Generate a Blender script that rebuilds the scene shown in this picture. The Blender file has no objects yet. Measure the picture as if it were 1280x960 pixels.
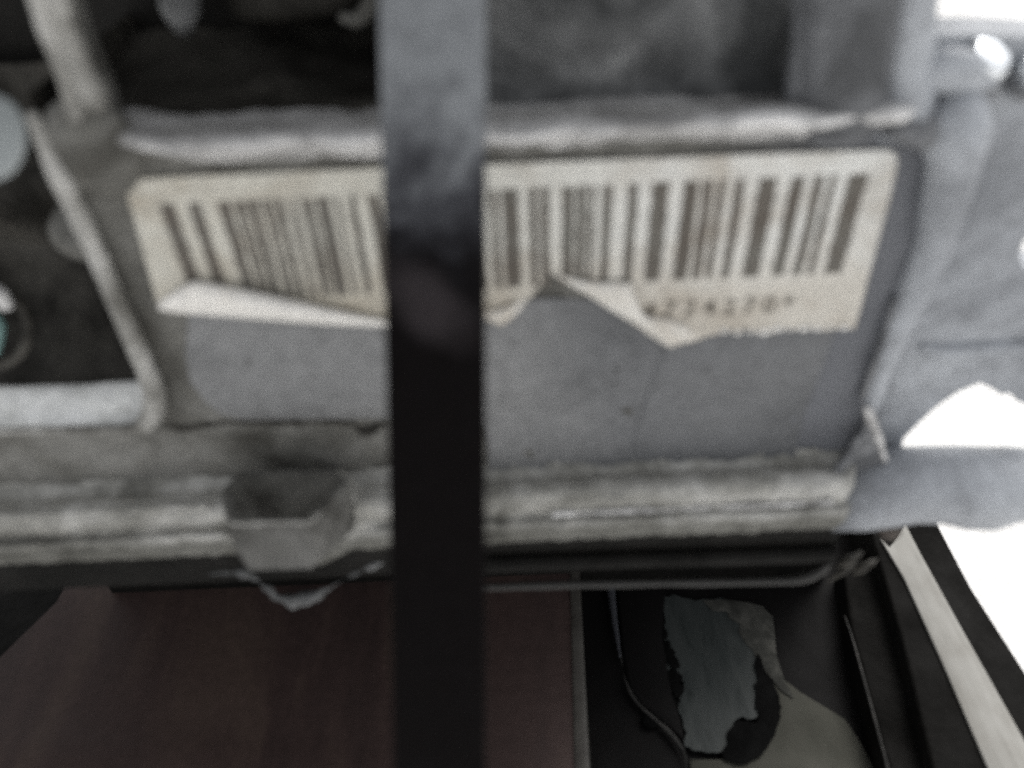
import bpy, bmesh, math, random
from mathutils import Vector, Matrix, noise
from mathutils.geometry import tessellate_polygon
random.seed(4)
S = bpy.context.scene
COL = S.collection
R = math.radians

# ------------------------------------------------------------------ camera
PITCH, ROLL, FPX = R(41), R(2.5), 1000.0
CAM = Vector((0, -0.15, 0.50))
fw = Vector((0, math.cos(PITCH), -math.sin(PITCH)))
r0 = Vector((1, 0, 0)); u0 = Vector((0, math.sin(PITCH), math.cos(PITCH)))
rt = r0*math.cos(ROLL) - u0*math.sin(ROLL)
up = r0*math.sin(ROLL) + u0*math.cos(ROLL)
cd = bpy.data.cameras.new('camera'); cam = bpy.data.objects.new('camera', cd); COL.objects.link(cam)
m = Matrix((rt, up, -fw)).transposed().to_4x4(); m.translation = CAM
cam.matrix_world = m
cd.sensor_width = 36; cd.lens = 36*FPX/1280
cd.clip_start = 0.005; cd.clip_end = 500
cd.dof.use_dof = True; cd.dof.focus_distance = 0.80; cd.dof.aperture_fstop = 8.4
S.camera = cam

# ------------------------------------------------------------------ world, sun, exposure
W = bpy.data.worlds.new('World'); S.world = W; W.use_nodes = True
wn = W.node_tree; wn.nodes.clear()
sk = wn.nodes.new('ShaderNodeTexSky'); sk.sky_type = 'NISHITA'; sk.sun_disc = False
SUN_EL, SUN_ROT = R(50), R(35)
sk.sun_elevation = SUN_EL; sk.sun_rotation = SUN_ROT; sk.dust_density = 4.0; sk.air_density = 1.0; sk.ozone_density = 1.0
hs = wn.nodes.new('ShaderNodeHueSaturation'); hs.inputs['Saturation'].default_value = 0.09
bg = wn.nodes.new('ShaderNodeBackground'); bg.inputs['Strength'].default_value = 0.15
wo = wn.nodes.new('ShaderNodeOutputWorld')
wn.links.new(sk.outputs[0], hs.inputs['Color']); wn.links.new(hs.outputs[0], bg.inputs['Color']); wn.links.new(bg.outputs[0], wo.inputs['Surface'])
sl = bpy.data.lights.new('sun', 'SUN'); sl.energy = 1.0; sl.angle = R(25); sl.color = (1.0, 0.97, 0.93)
so = bpy.data.objects.new('sun', sl); COL.objects.link(so)
# the sun stands behind the casting and to the right (+y, +x)
sd = Vector((math.sin(SUN_ROT)*math.cos(SUN_EL), math.cos(SUN_ROT)*math.cos(SUN_EL), math.sin(SUN_EL)))
so.rotation_euler = (-sd).to_track_quat('-Z', 'Y').to_euler(); so.location = (1, 1, 2)
S.view_settings.view_transform = 'Standard'; S.view_settings.look = 'None'
S.view_settings.gamma = 1; S.view_settings.use_curve_mapping = False
S.view_settings.exposure = 0.52
S.cycles.use_denoising = False      # keep the fine grain of the sampling, as a dim phone picture has

# ------------------------------------------------------------------ pixel -> world helpers (built where things stand)
def ray(px, py): return fw + rt*((px-640)/FPX) - up*((py-480)/FPX)
def P(px, py, y=0.0):
    d = ray(px, py); return CAM + d*((y-CAM.y)/d.y)
def PZ(px, py, z):
    d = ray(px, py); return CAM + d*((z-CAM.z)/d.z)
def PD(px, py, depth): return CAM + ray(px, py)*depth
def Zat(py, y, px=800): return P(px, py, y).z

# ------------------------------------------------------------------ object helpers
ROOT = {}
def thing(name, label, cat, loc, group=None):
    o = bpy.data.objects.new(name, None); COL.objects.link(o); o.location = loc
    o.empty_display_size = 0.02
    o['label'] = label; o['category'] = cat
    if group: o['group'] = group
    ROOT[o.name] = Vector(loc); return o
def base(o):
    while o.parent: o = o.parent
    return ROOT.get(o.name, Vector((0, 0, 0)))
def mk(name, verts, faces, mat, parent=None, smooth=False, bevel=0, seg=2, loc=None, wn_=True):
    L = base(parent) if parent else Vector(loc or (0, 0, 0))
    me = bpy.data.meshes.new(name)
    me.from_pydata([tuple(Vector(v)-L) for v in verts], [], faces)
    bm = bmesh.new(); bm.from_mesh(me); bmesh.ops.recalc_face_normals(bm, faces=bm.faces); bm.to_mesh(me); bm.free()
    me.update(); me.materials.append(mat)
    if smooth:
        for p in me.polygons: p.use_smooth = True
    o = bpy.data.objects.new(name, me); COL.objects.link(o)
    if parent: o.parent = parent
    else: o.location = L; ROOT[o.name] = L
    if bevel:
        b = o.modifiers.new('bevel', 'BEVEL'); b.width = bevel; b.segments = seg; b.limit_method = 'ANGLE'; b.angle_limit = R(35)
        for p in me.polygons: p.use_smooth = True
    return o
def tag(o, label, cat, group=None):
    o['label'] = label; o['category'] = cat
    if group: o['group'] = group
    return o
def struct(o): o['kind'] = 'structure'; return o
def prism(pts, vec):
    n = len(pts); vec = Vector(vec)
    v = [Vector(p) for p in pts] + [Vector(p)+vec for p in pts]
    tri = tessellate_polygon([[Vector(p) for p in pts]])
    f = [tuple(t) for t in tri] + [tuple(i+n for i in reversed(t)) for t in tri]
    f += [(i, (i+1) % n, (i+1) % n+n, i+n) for i in range(n)]
    return v, f
def prism_ng(pts, vec):
    n = len(pts); vec = Vector(vec)
    v = [Vector(p) for p in pts] + [Vector(p)+vec for p in pts]
    return v, [tuple(range(n)), tuple(range(2*n-1, n-1, -1))] + [(i, (i+1) % n, (i+1) % n+n, i+n) for i in range(n)]
def loft(rings, cap=True, closed=True):
    n = len(rings[0]); v = [p for r in rings for p in r]; f = []
    for k in range(len(rings)-1):
        for i in range(n if closed else n-1):
            j = (i+1) % n
            f.append((k*n+i, k*n+j, (k+1)*n+j, (k+1)*n+i))
    if cap and closed:
        f.append(tuple(reversed(range(n)))); f.append(tuple(range((len(rings)-1)*n, len(rings)*n)))
    return v, f
def nz(p, s, seed=0.0): return noise.noise(Vector(p)*s + Vector((seed, seed*1.7, seed*0.3)))
def catmull(pts, n):
    out = []; m_ = len(pts)
    for i in range(m_-1):
        p0, p1, p2, p3 = pts[max(i-1, 0)], pts[i], pts[i+1], pts[min(i+2, m_-1)]
        for k in range(n):
            t = k/n
            out.append(0.5*((2*p1)+(p2-p0)*t+(2*p0-5*p1+4*p2-p3)*t*t+(3*p1-p0-3*p2+p3)*t**3))
    out.append(pts[-1]); return out
def tube(pts, rad, n=14, sub=6, flat=1.0, jit=0.0, js=300, seed=0.0):
    """smooth tube through world points, radius list along it"""
    if isinstance(rad, (int, float)): rad = [rad]*len(pts)
    q = [Vector((*p,)) for p in pts]
    c = catmull(q, sub); rr = catmull([Vector((r, 0, 0)) for r in rad], sub)
    rings = []; ref = Vector((0, -0.4, 1)).normalized()
    for i, p in enumerate(c):
        t = (c[min(i+1, len(c)-1)] - c[max(i-1, 0)]).normalized()
        a = ref - t*ref.dot(t)
        a = a.normalized() if a.length > 1e-4 else t.orthogonal().normalized()
        ref = a; b = t.cross(a); r = rr[i].x; ring = []
        for k in range(n):
            w = 2*math.pi*k/n; d = a*math.cos(w) + b*math.sin(w)*flat
            w_ = p + d*r
            if jit: w_ = w_ + d*jit*nz(w_, js, seed)
            ring.append(w_)
        rings.append(ring)
    return loft(rings)
def sweep(prof, xa, xb, n, jit=0.0, js=250, seed=0.0, end=None):
    """prof = [(y, z)], swept along world x from xa to xb with surface roughness"""
    rings = []
    for i in range(n+1):
        t = i/n; x = xa+(xb-xa)*t; ring = []
        for k, (y, z) in enumerate(prof):
            p = Vector((x, y, z))
            if jit:
                p.y += jit*(nz(p, js, seed)+0.5*nz(p, js*2.7, seed+3)); p.z += jit*0.8*(nz(p, js, seed+9)+0.5*nz(p, js*2.3, seed+5))
            if end: p = end(p, t)
            ring.append(p)
        rings.append(ring)
    return rings
def densify(prof, k=4):
    q = catmull([Vector((a, b, 0)) for a, b in prof], k); return [(p.x, p.y) for p in q]

# ------------------------------------------------------------------ materials
def newmat(name):
    mt = bpy.data.materials.new(name); mt.use_nodes = True
    nt = mt.node_tree; b = nt.nodes['Principled BSDF']; return mt, nt, b
def rgb(c): return (*c, 1) if len(c) == 3 else c
def noise_node(nt, scale, detail=5, rough=0.6, vec=None, dist=0.0):
    n = nt.nodes.new('ShaderNodeTexNoise'); n.inputs['Scale'].default_value = scale
    n.inputs['Detail'].default_value = detail; n.inputs['Roughness'].default_value = rough; n.inputs['Distortion'].default_value = dist
    if vec is None:
        tc = nt.nodes.new('ShaderNodeTexCoord'); vec = tc.outputs['Object']
    nt.links.new(vec, n.inputs['Vector']); return n.outputs['Fac']
def ramp(nt, fac, stops):
    r = nt.nodes.new('ShaderNodeValToRGB'); e = r.color_ramp.elements
    while len(e) < len(stops): e.new(0.5)
    for i, (p, c) in enumerate(stops):
        e[i].position = p; e[i].color = rgb(c)
    nt.links.new(fac, r.inputs['Fac']); return r.outputs['Color']
def mix(nt, fac, a, b, mode='MIX'):
    n = nt.nodes.new('ShaderNodeMix'); n.data_type = 'RGBA'; n.blend_type = mode
    for s, v in ((0, fac), (6, a), (7, b)):
        if isinstance(v, (int, float)): n.inputs[s].default_value = v
        elif isinstance(v, tuple): n.inputs[s].default_value = rgb(v)
        else: nt.links.new(v, n.inputs[s])
    return n.outputs[2]
def bump(nt, b, h, strength, dist):
    n = nt.nodes.new('ShaderNodeBump'); n.inputs['Strength'].default_value = strength; n.inputs['Distance'].default_value = dist
    nt.links.new(h, n.inputs['Height']); nt.links.new(n.outputs[0], b.inputs['Normal'])
def grimy(name, c1, c2, c3, scale=45, rough=0.6, metal=0.0, spec=0.4, lo=0.38, hi=0.62, bmp=0.5, dist=0.0006, fine=260):
    """three-tone worn surface: c1 clean, c2 dull, c3 dirt"""
    mt, nt, b = newmat(name)
    a = noise_node(nt, scale, 6, 0.62, dist=0.6)
    f = noise_node(nt, fine, 4, 0.7)
    col = ramp(nt, a, [(lo, c3), ((lo+hi)/2, c2), (hi, c1)])
    g = ramp(nt, f, [(0.3, (0.72, 0.72, 0.72)), (0.7, (1.18, 1.18, 1.18))])
    nt.links.new(mix(nt, 0.8, col, g, 'MULTIPLY'), b.inputs['Base Color'])
    rr = ramp(nt, a, [(lo, (min(rough+0.15, 1),)*3), (hi, (rough-0.08,)*3)])
    nt.links.new(rr, b.inputs['Roughness'])
    b.inputs['Metallic'].default_value = metal; b.inputs['Specular IOR Level'].default_value = spec
    if bmp: bump(nt, b, f, bmp, dist)
    return mt
M = {}
M['cast'] = grimy('cast_aluminium', (0.23, 0.227, 0.214), (0.155, 0.152, 0.139), (0.075, 0.072, 0.063), 30, 0.62, 0.15)
M['rail'] = grimy('cast_rail', (0.74, 0.735, 0.73), (0.54, 0.535, 0.53), (0.26, 0.255, 0.25), 48, 0.45, 0.2, lo=0.34, hi=0.6)  # top-lit brightness of the ledges raised in the colour
M['flange'] = grimy('flange_metal', (0.52, 0.515, 0.49), (0.34, 0.335, 0.31), (0.12, 0.117, 0.102), 44, 0.6, 0.1, lo=0.33, hi=0.62, bmp=0.7, dist=0.0008)
M['sill'] = grimy('lit_sill', (0.88, 0.89, 0.88), (0.78, 0.79, 0.77), (0.42, 0.42, 0.40), 70, 0.45, 0.2, lo=0.3, hi=0.55)  # strong skylight on the sill put into a near-white colour
M['castlight'] = grimy('rubbed_casting', (0.46, 0.455, 0.435), (0.33, 0.325, 0.305), (0.17, 0.165, 0.15), 50, 0.5, 0.15)
M['boss'] = grimy('oily_boss', (0.15, 0.148, 0.140), (0.11, 0.108, 0.100), (0.06, 0.058, 0.052), 60, 0.5, 0.1)
M['upper'] = grimy('sooty_casting', (0.36, 0.365, 0.365), (0.15, 0.153, 0.155), (0.04, 0.042, 0.043), 30, 0.7, 0.0, lo=0.36, hi=0.66)
M['black'] = grimy('black_and_shade', (0.014, 0.0132, 0.012), (0.011, 0.0105, 0.0095), (0.008, 0.0078, 0.007), 30, 0.6, 0.0, spec=0.12)  # black metal, also the painted shade at the back of the openings
M['dark'] = grimy('dirt_and_shade', (0.07, 0.066, 0.058), (0.035, 0.033, 0.029), (0.014, 0.013, 0.011), 28, 0.6, 0.0, spec=0.15)  # oily dirt, also shade painted into pocket and window
M['pad'] = grimy('grey_pad', (0.25, 0.253, 0.257), (0.215, 0.218, 0.222), (0.14, 0.143, 0.143), 26, 0.5, 0.0, spec=0.3, lo=0.28, hi=0.55, bmp=0.2, dist=0.0003)
M['blue'] = grimy('hazy_blue_casting', (0.46, 0.483, 0.515), (0.34, 0.356, 0.382), (0.20, 0.210, 0.228), 20, 0.55, 0.05, lo=0.3, hi=0.62, bmp=0.35)  # casting grey paled and blued to paint in the bright haze
M['pipe'] = grimy('pipe_metal', (0.22, 0.225, 0.235), (0.15, 0.155, 0.165), (0.08, 0.083, 0.088), 36, 0.55, 0.1)
mt = M['cast'].copy(); mt.name = 'cast_front'; nt = mt.node_tree; b = nt.nodes['Principled BSDF']; M['front'] = mt
src = b.inputs['Base Color'].links[0].from_socket
tc = nt.nodes.new('ShaderNodeTexCoord'); sp = nt.nodes.new('ShaderNodeSeparateXYZ'); nt.links.new(tc.outputs['Object'], sp.inputs[0])
na_ = noise_node(nt, 30, 4); ad = nt.nodes.new('ShaderNodeMath'); ad.operation = 'MULTIPLY_ADD'; nt.links.new(na_, ad.inputs[0]); ad.inputs[1].default_value = 0.05; nt.links.new(sp.outputs['X'], ad.inputs[2])
mr_ = nt.nodes.new('ShaderNodeMapRange'); mr_.inputs['From Min'].default_value = 0.06; mr_.inputs['From Max'].default_value = 0.10; nt.links.new(ad.outputs[0], mr_.inputs['Value'])
nt.links.new(mix(nt, mr_.outputs[0], src, (0.150, 0.156, 0.172)), b.inputs['Base Color'])
def paper_mat(name, base_c, stain, amt_lo, amt_hi, rough=0.55):
    mt, nt, b = newmat(name)
    a = noise_node(nt, 38, 6, 0.65, dist=0.8); f = noise_node(nt, 420, 3, 0.7)
    c = ramp(nt, a, [(amt_lo, base_c), (amt_hi, stain)])
    g = ramp(nt, f, [(0.3, (0.86, 0.86, 0.86)), (0.7, (1.06, 1.06, 1.06))])
    nt.links.new(mix(nt, 1.0, c, g, 'MULTIPLY'), b.inputs['Base Color'])
    b.inputs['Roughness'].default_value = rough; b.inputs['Specular IOR Level'].default_value = 0.35
    bump(nt, b, a, 0.35, 0.0008)
    return mt
M['paper'] = paper_mat('yellowed_paper', (0.76, 0.76, 0.73), (0.46, 0.42, 0.36), 0.48, 0.74)
def stain_or_shade(mt, axis_x, x0, x1, colour, amount, wob=0.04):
    '''oily stain or painted shade that lies on one side of the thing, with a ragged border'''
    nt = mt.node_tree; b = nt.nodes['Principled BSDF']; src = b.inputs['Base Color'].links[0].from_socket
    tc = nt.nodes.new('ShaderNodeTexCoord'); sp = nt.nodes.new('ShaderNodeSeparateXYZ'); nt.links.new(tc.outputs['Object'], sp.inputs[0])
    n_ = noise_node(nt, 32, 5, 0.65, dist=0.6); ad = nt.nodes.new('ShaderNodeMath'); ad.operation = 'MULTIPLY_ADD'
    nt.links.new(n_, ad.inputs[0]); ad.inputs[1].default_value = wob; nt.links.new(sp.outputs[axis_x], ad.inputs[2])
    m_ = nt.nodes.new('ShaderNodeMapRange'); m_.inputs['From Min'].default_value = x0+wob/2; m_.inputs['From Max'].default_value = x1+wob/2
    m_.inputs['To Max'].default_value = amount
    nt.links.new(ad.outputs[0], m_.inputs['Value']); nt.links.new(mix(nt, m_.outputs[0], src, colour, 'MULTIPLY'), b.inputs['Base Color'])
stain_or_shade(M['paper'], 'X', 0.035, -0.03, (0.84, 0.82, 0.765), 1.0)
stain_or_shade(M['paper'], 'Z', 0.0, -0.016, (0.85, 0.81, 0.76), 1.0, 0.012)
stain_or_shade(M['flange'], 'Z', Zat(649, -0.013)-0.14, Zat(656, -0.013)-0.14, (0.40, 0.40, 0.385), 1.0, 0.003)  # darker underside of the lip, shade multiplied into the colour
stain_or_shade(M['pad'], 'X', 0.0, 0.03, (0.62, 0.63, 0.65), 1.0)
M['hollow_speck'] = grimy('grease_speck', (0.13, 0.13, 0.128), (0.10, 0.10, 0.097), (0.05, 0.05, 0.047), 200, 0.6, 0, spec=0.2)
M['paper_back'] = paper_mat('paper_underside', (0.90, 0.88, 0.84), (0.72, 0.68, 0.61), 0.52, 0.85)
M['ink'] = paper_mat('faded_ink', (0.165, 0.160, 0.142), (0.105, 0.088, 0.072), 0.38, 0.64)
M['ground'] = grimy('pale_ground', (0.84, 0.84, 0.82), (0.83, 0.82, 0.80), (0.78, 0.77, 0.75), 5, 0.9, 0.0, spec=0.1, bmp=0.1)

# ------------------------------------------------------------------ the setting
GS = 60.0
gv = []; gf = []; N = 24
for i in range(N+1):
    for j in range(N+1):
        gv.append((-GS+2*GS*i/N, -GS+2*GS*j/N, 0))
for i in range(N):
    for j in range(N):
        a = i*(N+1)+j; gf.append((a, a+1, a+N+2, a+N+1))
struct(mk('ground', gv, gf, M['ground'], loc=(0, 0, 0)))

# ------------------------------------------------------------------ engine casting
casting = thing('engine_casting', 'large grey cast metal housing with ledges and open windows behind the torn barcode label', 'engine', (0, 0.03, 0.14))
K = casting
def flange_prof():
    ZP = lambda py, y: Zat(py, y)
    return [(0.0, ZP(570, 0)), (-0.0015, ZP(588, -0.0015)), (-0.0060, ZP(598, -0.006)), (-0.0095, ZP(612, -0.0095)),
            (-0.0110, ZP(628, -0.011)), (-0.0105, ZP(641, -0.0105)), (-0.0130, ZP(650, -0.013)), (-0.0132, ZP(664, -0.0132)), (-0.0115, ZP(671, -0.0115))]
FP = flange_prof()
z_fl_top, z_fl_bot = FP[0][1], FP[-1][1]
z_rail = Zat(176, -0.008); z_cav = P(100, 538, 0).z
# --- front wall with the slanted left edge beside the window
lb = [P(*q) for q in [(30, 120), (48, 150), (66, 205), (92, 262), (120, 322), (148, 384), (176, 448), (196, 498), (199, 520), (196, 540)]]
def left_x(z):
    if z >= lb[0].z: return lb[0].x
    for a, b in zip(lb, lb[1:]):
        if b.z <= z <= a.z:
            t = (a.z-z)/(a.z-b.z); return a.x+(b.x-a.x)*t
    return lb[-1].x
xr = P(1075, 520, 0).x
rb = [P(*q) for q in [(1215, 150), (1190, 210), (1160, 320), (1125, 410), (1098, 490), (1080, 560), (1075, 600)]]
def right_x(z):
    if z >= rb[0].z: return rb[0].x
    for a, b in zip(rb, rb[1:]):
        if b.z <= z <= a.z:
            t = (a.z-z)/(a.z-b.z); return a.x+(b.x-a.x)*t
    return rb[-1].x
zt = Zat(135, 0)
rows = 46; cols = 150; v = []; f = []
for i in range(rows+1):
    z = zt + (z_cav-zt)*i/rows; a, b = left_x(z), right_x(z)
    for j in range(cols+1):
        x = a+(b-a)*j/cols; p = Vector((x, 0, z))
        edge = min(j, 12)/12
        v.append((x, 0.0006*nz(p, 120)*edge + 0.0003*nz(p, 400)*edge, z))
for i in range(rows):
    for j in range(cols):
        q = i*(cols+1)+j; f.append((q, q+1, q+cols+2, q+cols+1))
o_ = len(v); r2 = 16; x_far = P(-160, 560, 0).x
for i in range(r2+1):
    z = z_cav + (z_fl_top-0.001-z_cav)*i/r2; a, b = x_far, right_x(z)
    for j in range(cols+1):
        x = a+(b-a)*j/cols; p = Vector((x, 0, z)); v.append((x, 0.0009*nz(p, 120)+0.0004*nz(p, 400), z))
for i in range(r2):
    for j in range(cols):
        q = o_+i*(cols+1)+j; f.append((q, q+1, q+cols+2, q+cols+1))
mk('front_wall', v, f, M['front'], K, smooth=True)
# --- lower flange, rough chipped lip
x1 = P(1068, 640, -0.011).x
xl = P(-200, 660, -0.011).x
prof = densify(FP, 4) + [(-0.004, z_fl_bot-0.0006), (0.03, z_fl_bot)]
def endround(p, t):
    if t > 0.985: p.y += 0.006*((t-0.985)/0.015)**2
    return p
rings = sweep(prof, xl, x1, 260, jit=0.0007, js=210, seed=2.0, end=endround)
vv, ff = loft(rings, cap=False, closed=False)
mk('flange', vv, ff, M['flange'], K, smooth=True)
# thin long ridge on the flange and worn nicks
for (pa, pb, y, r, sd_) in [((-60, 688), (286, 668), -0.0133, 0.0009, 1), ((690, 643), (1040, 628), -0.0118, 0.0008, 3), ((-60, 650), (262, 632), -0.0092, 0.0014, 5)]:
    A, B = P(*pa, y), P(*pb, y)
    pts = [A.lerp(B, k/7) for k in range(8)]
    vv, ff = tube(pts, [r*(0.45+0.6*random.random()) for _ in pts], n=10, sub=6, jit=0.0007, js=330, seed=sd_)
    mk('flange_ridge', vv, ff, M['rail'] if sd_ in (2, 3) else M['flange'], K, smooth=True)
# --- upper rail
RP = [(0.012, Zat(120, 0.012)), (0.006, Zat(128, 0.006)), (0.001, Zat(136, 0.001)), (-0.0035, Zat(144, -0.0035)), (-0.0062, Zat(153, -0.0062)), (-0.0072, Zat(163, -0.0072)), (-0.0064, Zat(170, -0.0064)), (-0.0030, Zat(170, -0.0064)-0.0012), (0.0012, Zat(186, 0.0))]
xa, xb = P(110, 195, -0.006).x, P(1160, 150, -0.006).x
def rail_end(p, t):
    e = 0.0
    if t < 0.16: e = 1.1*((0.16-t)/0.16)**2
    if t > 0.96: e = ((t-0.96)/0.04)**2
    p.y += 0.006*e; return p
rings = sweep(densify(RP, 4), xa, xb, 200, jit=0.0009, js=90, seed=7.0, end=rail_end)
vv, ff = loft(rings, cap=False, closed=False)
mk('upper_rail', vv, ff, M['rail'], K, smooth=True)
# --- grimy wall above the rail, right of the flat bar
xa, xb = P(545, 100, 0.011).x, P(1010, 100, 0.011).x
zt2 = 0.56; zb2 = Zat(150, 0.011)
v = []; f = []; nx, nzr = 90, 60
for i in range(nzr+1):
    z = zb2+(zt2-zb2)*i/nzr
    for j in range(nx+1):
        x = xa+(xb-xa)*j/nx; p = Vector((x, 0, z))
        bul = 0.004*nz(p, 45, 4)+0.0015*nz(p, 140, 8)
        v.append((x, 0.011-0.004*math.exp(-(z-zb2)/0.006)+bul, z))
for i in range(nzr):
    for j in range(nx):
        q = i*(nx+1)+j; f.append((q, q+1, q+nx+2, q+nx+1))
mk('upper_wall', v, f, M['upper'], K, smooth=True)
# unseen upper engine mass, added and sized to keep sun off the tray
vv, ff = prism([(-0.42, 0.012, 0.535), (0.15, 0.012, 0.535), (0.15, 0.012, 0.86), (-0.42, 0.012, 0.86)], (0, 0.34, 0))
mk('shade_block', vv, ff, M['upper'], K, bevel=0.02, seg=4)
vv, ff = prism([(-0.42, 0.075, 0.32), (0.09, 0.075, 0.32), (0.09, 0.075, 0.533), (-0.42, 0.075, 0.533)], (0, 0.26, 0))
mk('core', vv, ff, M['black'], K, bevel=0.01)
# side of the deep pocket, behind the flat bar
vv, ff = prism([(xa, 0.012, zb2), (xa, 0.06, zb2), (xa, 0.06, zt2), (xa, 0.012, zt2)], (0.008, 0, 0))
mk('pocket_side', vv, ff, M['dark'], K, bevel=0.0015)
# pocket floor, rising to the back
xpa = P(70, 160, 0.005).x
v = []; f = []; nx, ny = 80, 16
for i in range(ny+1):
    t = i/ny
    for j in range(nx+1):
        x = xpa+(xa-xpa)*j/nx; y = 0.003+0.045*t; z = Zat(140, 0.004)-0.0006+0.007*t*t
        p = Vector((x, y, z)); v.append((x, y, z+0.0012*nz(p, 120, 3)))
for i in range(ny):
    for j in range(nx):
        q = i*(nx+1)+j; f.append((q, q+1, q+nx+2, q+nx+1))
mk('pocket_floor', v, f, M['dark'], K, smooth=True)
# back of every opening: a thick inner wall, its deep shade painted black
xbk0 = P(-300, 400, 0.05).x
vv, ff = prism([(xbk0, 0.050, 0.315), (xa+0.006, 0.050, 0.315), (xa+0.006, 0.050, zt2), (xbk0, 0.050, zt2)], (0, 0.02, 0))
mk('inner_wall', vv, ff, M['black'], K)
# lumps hanging in the pocket
pts = [P(218, -60, 0.030), P(222, -20, 0.029), P(226, 14, 0.029), P(230, 40, 0.030)]
vv, ff = tube(pts, [0.0040, 0.0040, 0.0038, 0.0018], n=14, jit=0.0005, js=200)
mk('pocket_rib', vv, ff, M['upper'], K, smooth=True)
rg = []
for k in range(15):
    t = k/14; px = 295+175*t; c = P(px, 8-14*t, 0.034); r = 0.0052*math.sin(math.pi*(0.12+0.84*t))**0.5
    rg.append([c+Vector((0.0007*nz(c, 300, w), r*math.cos(w*math.pi/8), r*0.8*math.sin(w*math.pi/8)+(0.03 if math.sin(w*math.pi/8) > 0.3 else 0))) for w in range(16)])
vv, ff = loft(rg); mk('pocket_lump', vv, ff, M['dark'], K, smooth=True)
vv, ff = tube([P(425, 22, 0.028), P(448, 24, 0.027), P(462, 8, 0.027), P(470, -20, 0.028)], [0.0010, 0.0019, 0.0017, 0.001], jit=0.0006)
mk('cast_burr', vv, ff, M['cast'], K, smooth=True)

# --- window: slanted rim, round corner and bright sill
rim = [P(38, 140, -0.001), P(52, 168, -0.0015), P(70, 208, -0.002), P(92, 255, -0.002), P(119, 314, -0.002), P(147, 378, -0.002), P(172, 436, -0.002), P(189, 478, -0.002), P(194, 506, -0.002), P(184, 527, -0.002), P(160, 536, -0.002), P(90, 538, -0.002), P(10, 539, -0.002), P(-80, 541, -0.002)]
rr = [0.0010, 0.0016, 0.0022, 0.0021, 0.0021, 0.0022, 0.0024, 0.0026, 0.0030, 0.0026, 0.0014, 0.0010, 0.0010, 0.0010]
vv, ff = tube(rim, rr, n=14, sub=7, jit=0.0004, js=180)
mk('window_rim', vv, ff, M['castlight'], K, smooth=True)
zs = P(100, 533, 0).z
v = []; f = []; nx, ny = 90, 14; xs0, xs1 = P(-160, 530, 0).x, P(192, 520, 0).x
for i in range(ny+1):
    t = i/ny
    for j in range(nx+1):
        x = xs0+(xs1-xs0)*j/nx; y = -0.0005+0.0085*t
        z = zs-0.0008+(Zat(479, 0.008, 100)-zs+0.0008)*(1-(1-t)**1.5); z += 0.004*max(0, (j-nx*0.93)/(nx*0.07))**2
        p = Vector((x, y, z)); v.append((x, y, z+0.0007*nz(p, 150, 3)))
for i in range(ny):
    for j in range(nx):
        q = i*(nx+1)+j; f.append((q, q+1, q+nx+2, q+nx+1))
mk('window_sill', v, f, M['sill'], K, smooth=True)
# slanted side of the window going in
v = []; f = []
for k, p in enumerate(lb):
    for j in range(5):
        v.append((p.x+0.002*j*0.3+0.0002, 0.0+0.05*j/4, p.z))
for k in range(len(lb)-1):
    for j in range(4):
        q = k*5+j; f.append((q, q+1, q+6, q+5))
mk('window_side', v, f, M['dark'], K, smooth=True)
# inner web of the window, sloping, shade painted into its dark colour
v = []; f = []; nx, nn = 50, 30
for i in range(nn+1):
    t = i/nn
    for j in range(nx+1):
        x = xs0+(xs1+0.004-xs0)*j/nx; z = zs+0.001+0.075*t
        y = 0.0075+0.036*min(1, t*3)-0.010*math.exp(-((t-0.62)/0.12)**2)
        p = Vector((x, y, z)); v.append((x, y+0.0035*nz(p, 70, 6), z))
for i in range(nn):
    for j in range(nx):
        q = i*(nx+1)+j; f.append((q, q+1, q+nx+2, q+nx+1))
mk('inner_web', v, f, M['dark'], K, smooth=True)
# knob-like boss in the window
c = P(90, 330, 0.006)
rg = []
for k in range(12):
    t = k/11; r = [0.0105, 0.0104, 0.010, 0.0094, 0.0086, 0.0076, 0.0066, 0.0054, 0.0044, 0.0032, 0.002, 0.0006][k]
    y = 0.018-0.0125*math.sin(t*math.pi/2)
    rg.append([c+Vector((r*math.cos(w*math.pi/10)*1.1, y, r*0.72*math.sin(w*math.pi/10))) for w in range(20)])
vv, ff = loft(rg); mk('round_boss', vv, ff, M['cast'], K, smooth=True)
# --- two-strand rib above the window
for pts, rr in [([(36, -40), (50, -5), (66, 45), (82, 90), (92, 122), (97, 148), (96, 166)], [0.0020, 0.0020, 0.0020, 0.0020, 0.0021, 0.0018, 0.0008]),
                ([(60, -40), (72, -5), (86, 45), (102, 88), (116, 116), (128, 134)], [0.0018, 0.0019, 0.0020, 0.0022, 0.0025, 0.0016])]:
    vv, ff = tube([P(a, b, -0.004+0.00002*b) for a, b in pts], rr, jit=0.0005, js=180)
    mk('slanted_rib', vv, ff, M['castlight'], K, smooth=True)
vv, ff = prism([P(a, b, -0.001) for a, b in [(26, -60), (56, -60), (86, 60), (118, 128), (140, 205), (72, 190), (88, 152), (96, 140), (74, 70)]], (0, 0.012, 0))
mk('rib_web', vv, ff, M['cast'], K, bevel=0.001)
# rounded swelling at the corner where the rail meets the rim
c = P(118, 188, 0.0)
rg = []
for k in range(9):
    a = k/8*math.pi/2; r = math.cos(a)*1.0+0.02
    rg.append([c+Vector((0.0095*r*math.cos(w*math.pi/12), -0.0045*math.sin(a)+0.0005, 0.0105*r*math.sin(w*math.pi/12))) for w in range(24)])
vv, ff = loft(rg); mk('corner_swelling', vv, ff, M['cast'], K, smooth=True)

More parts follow.
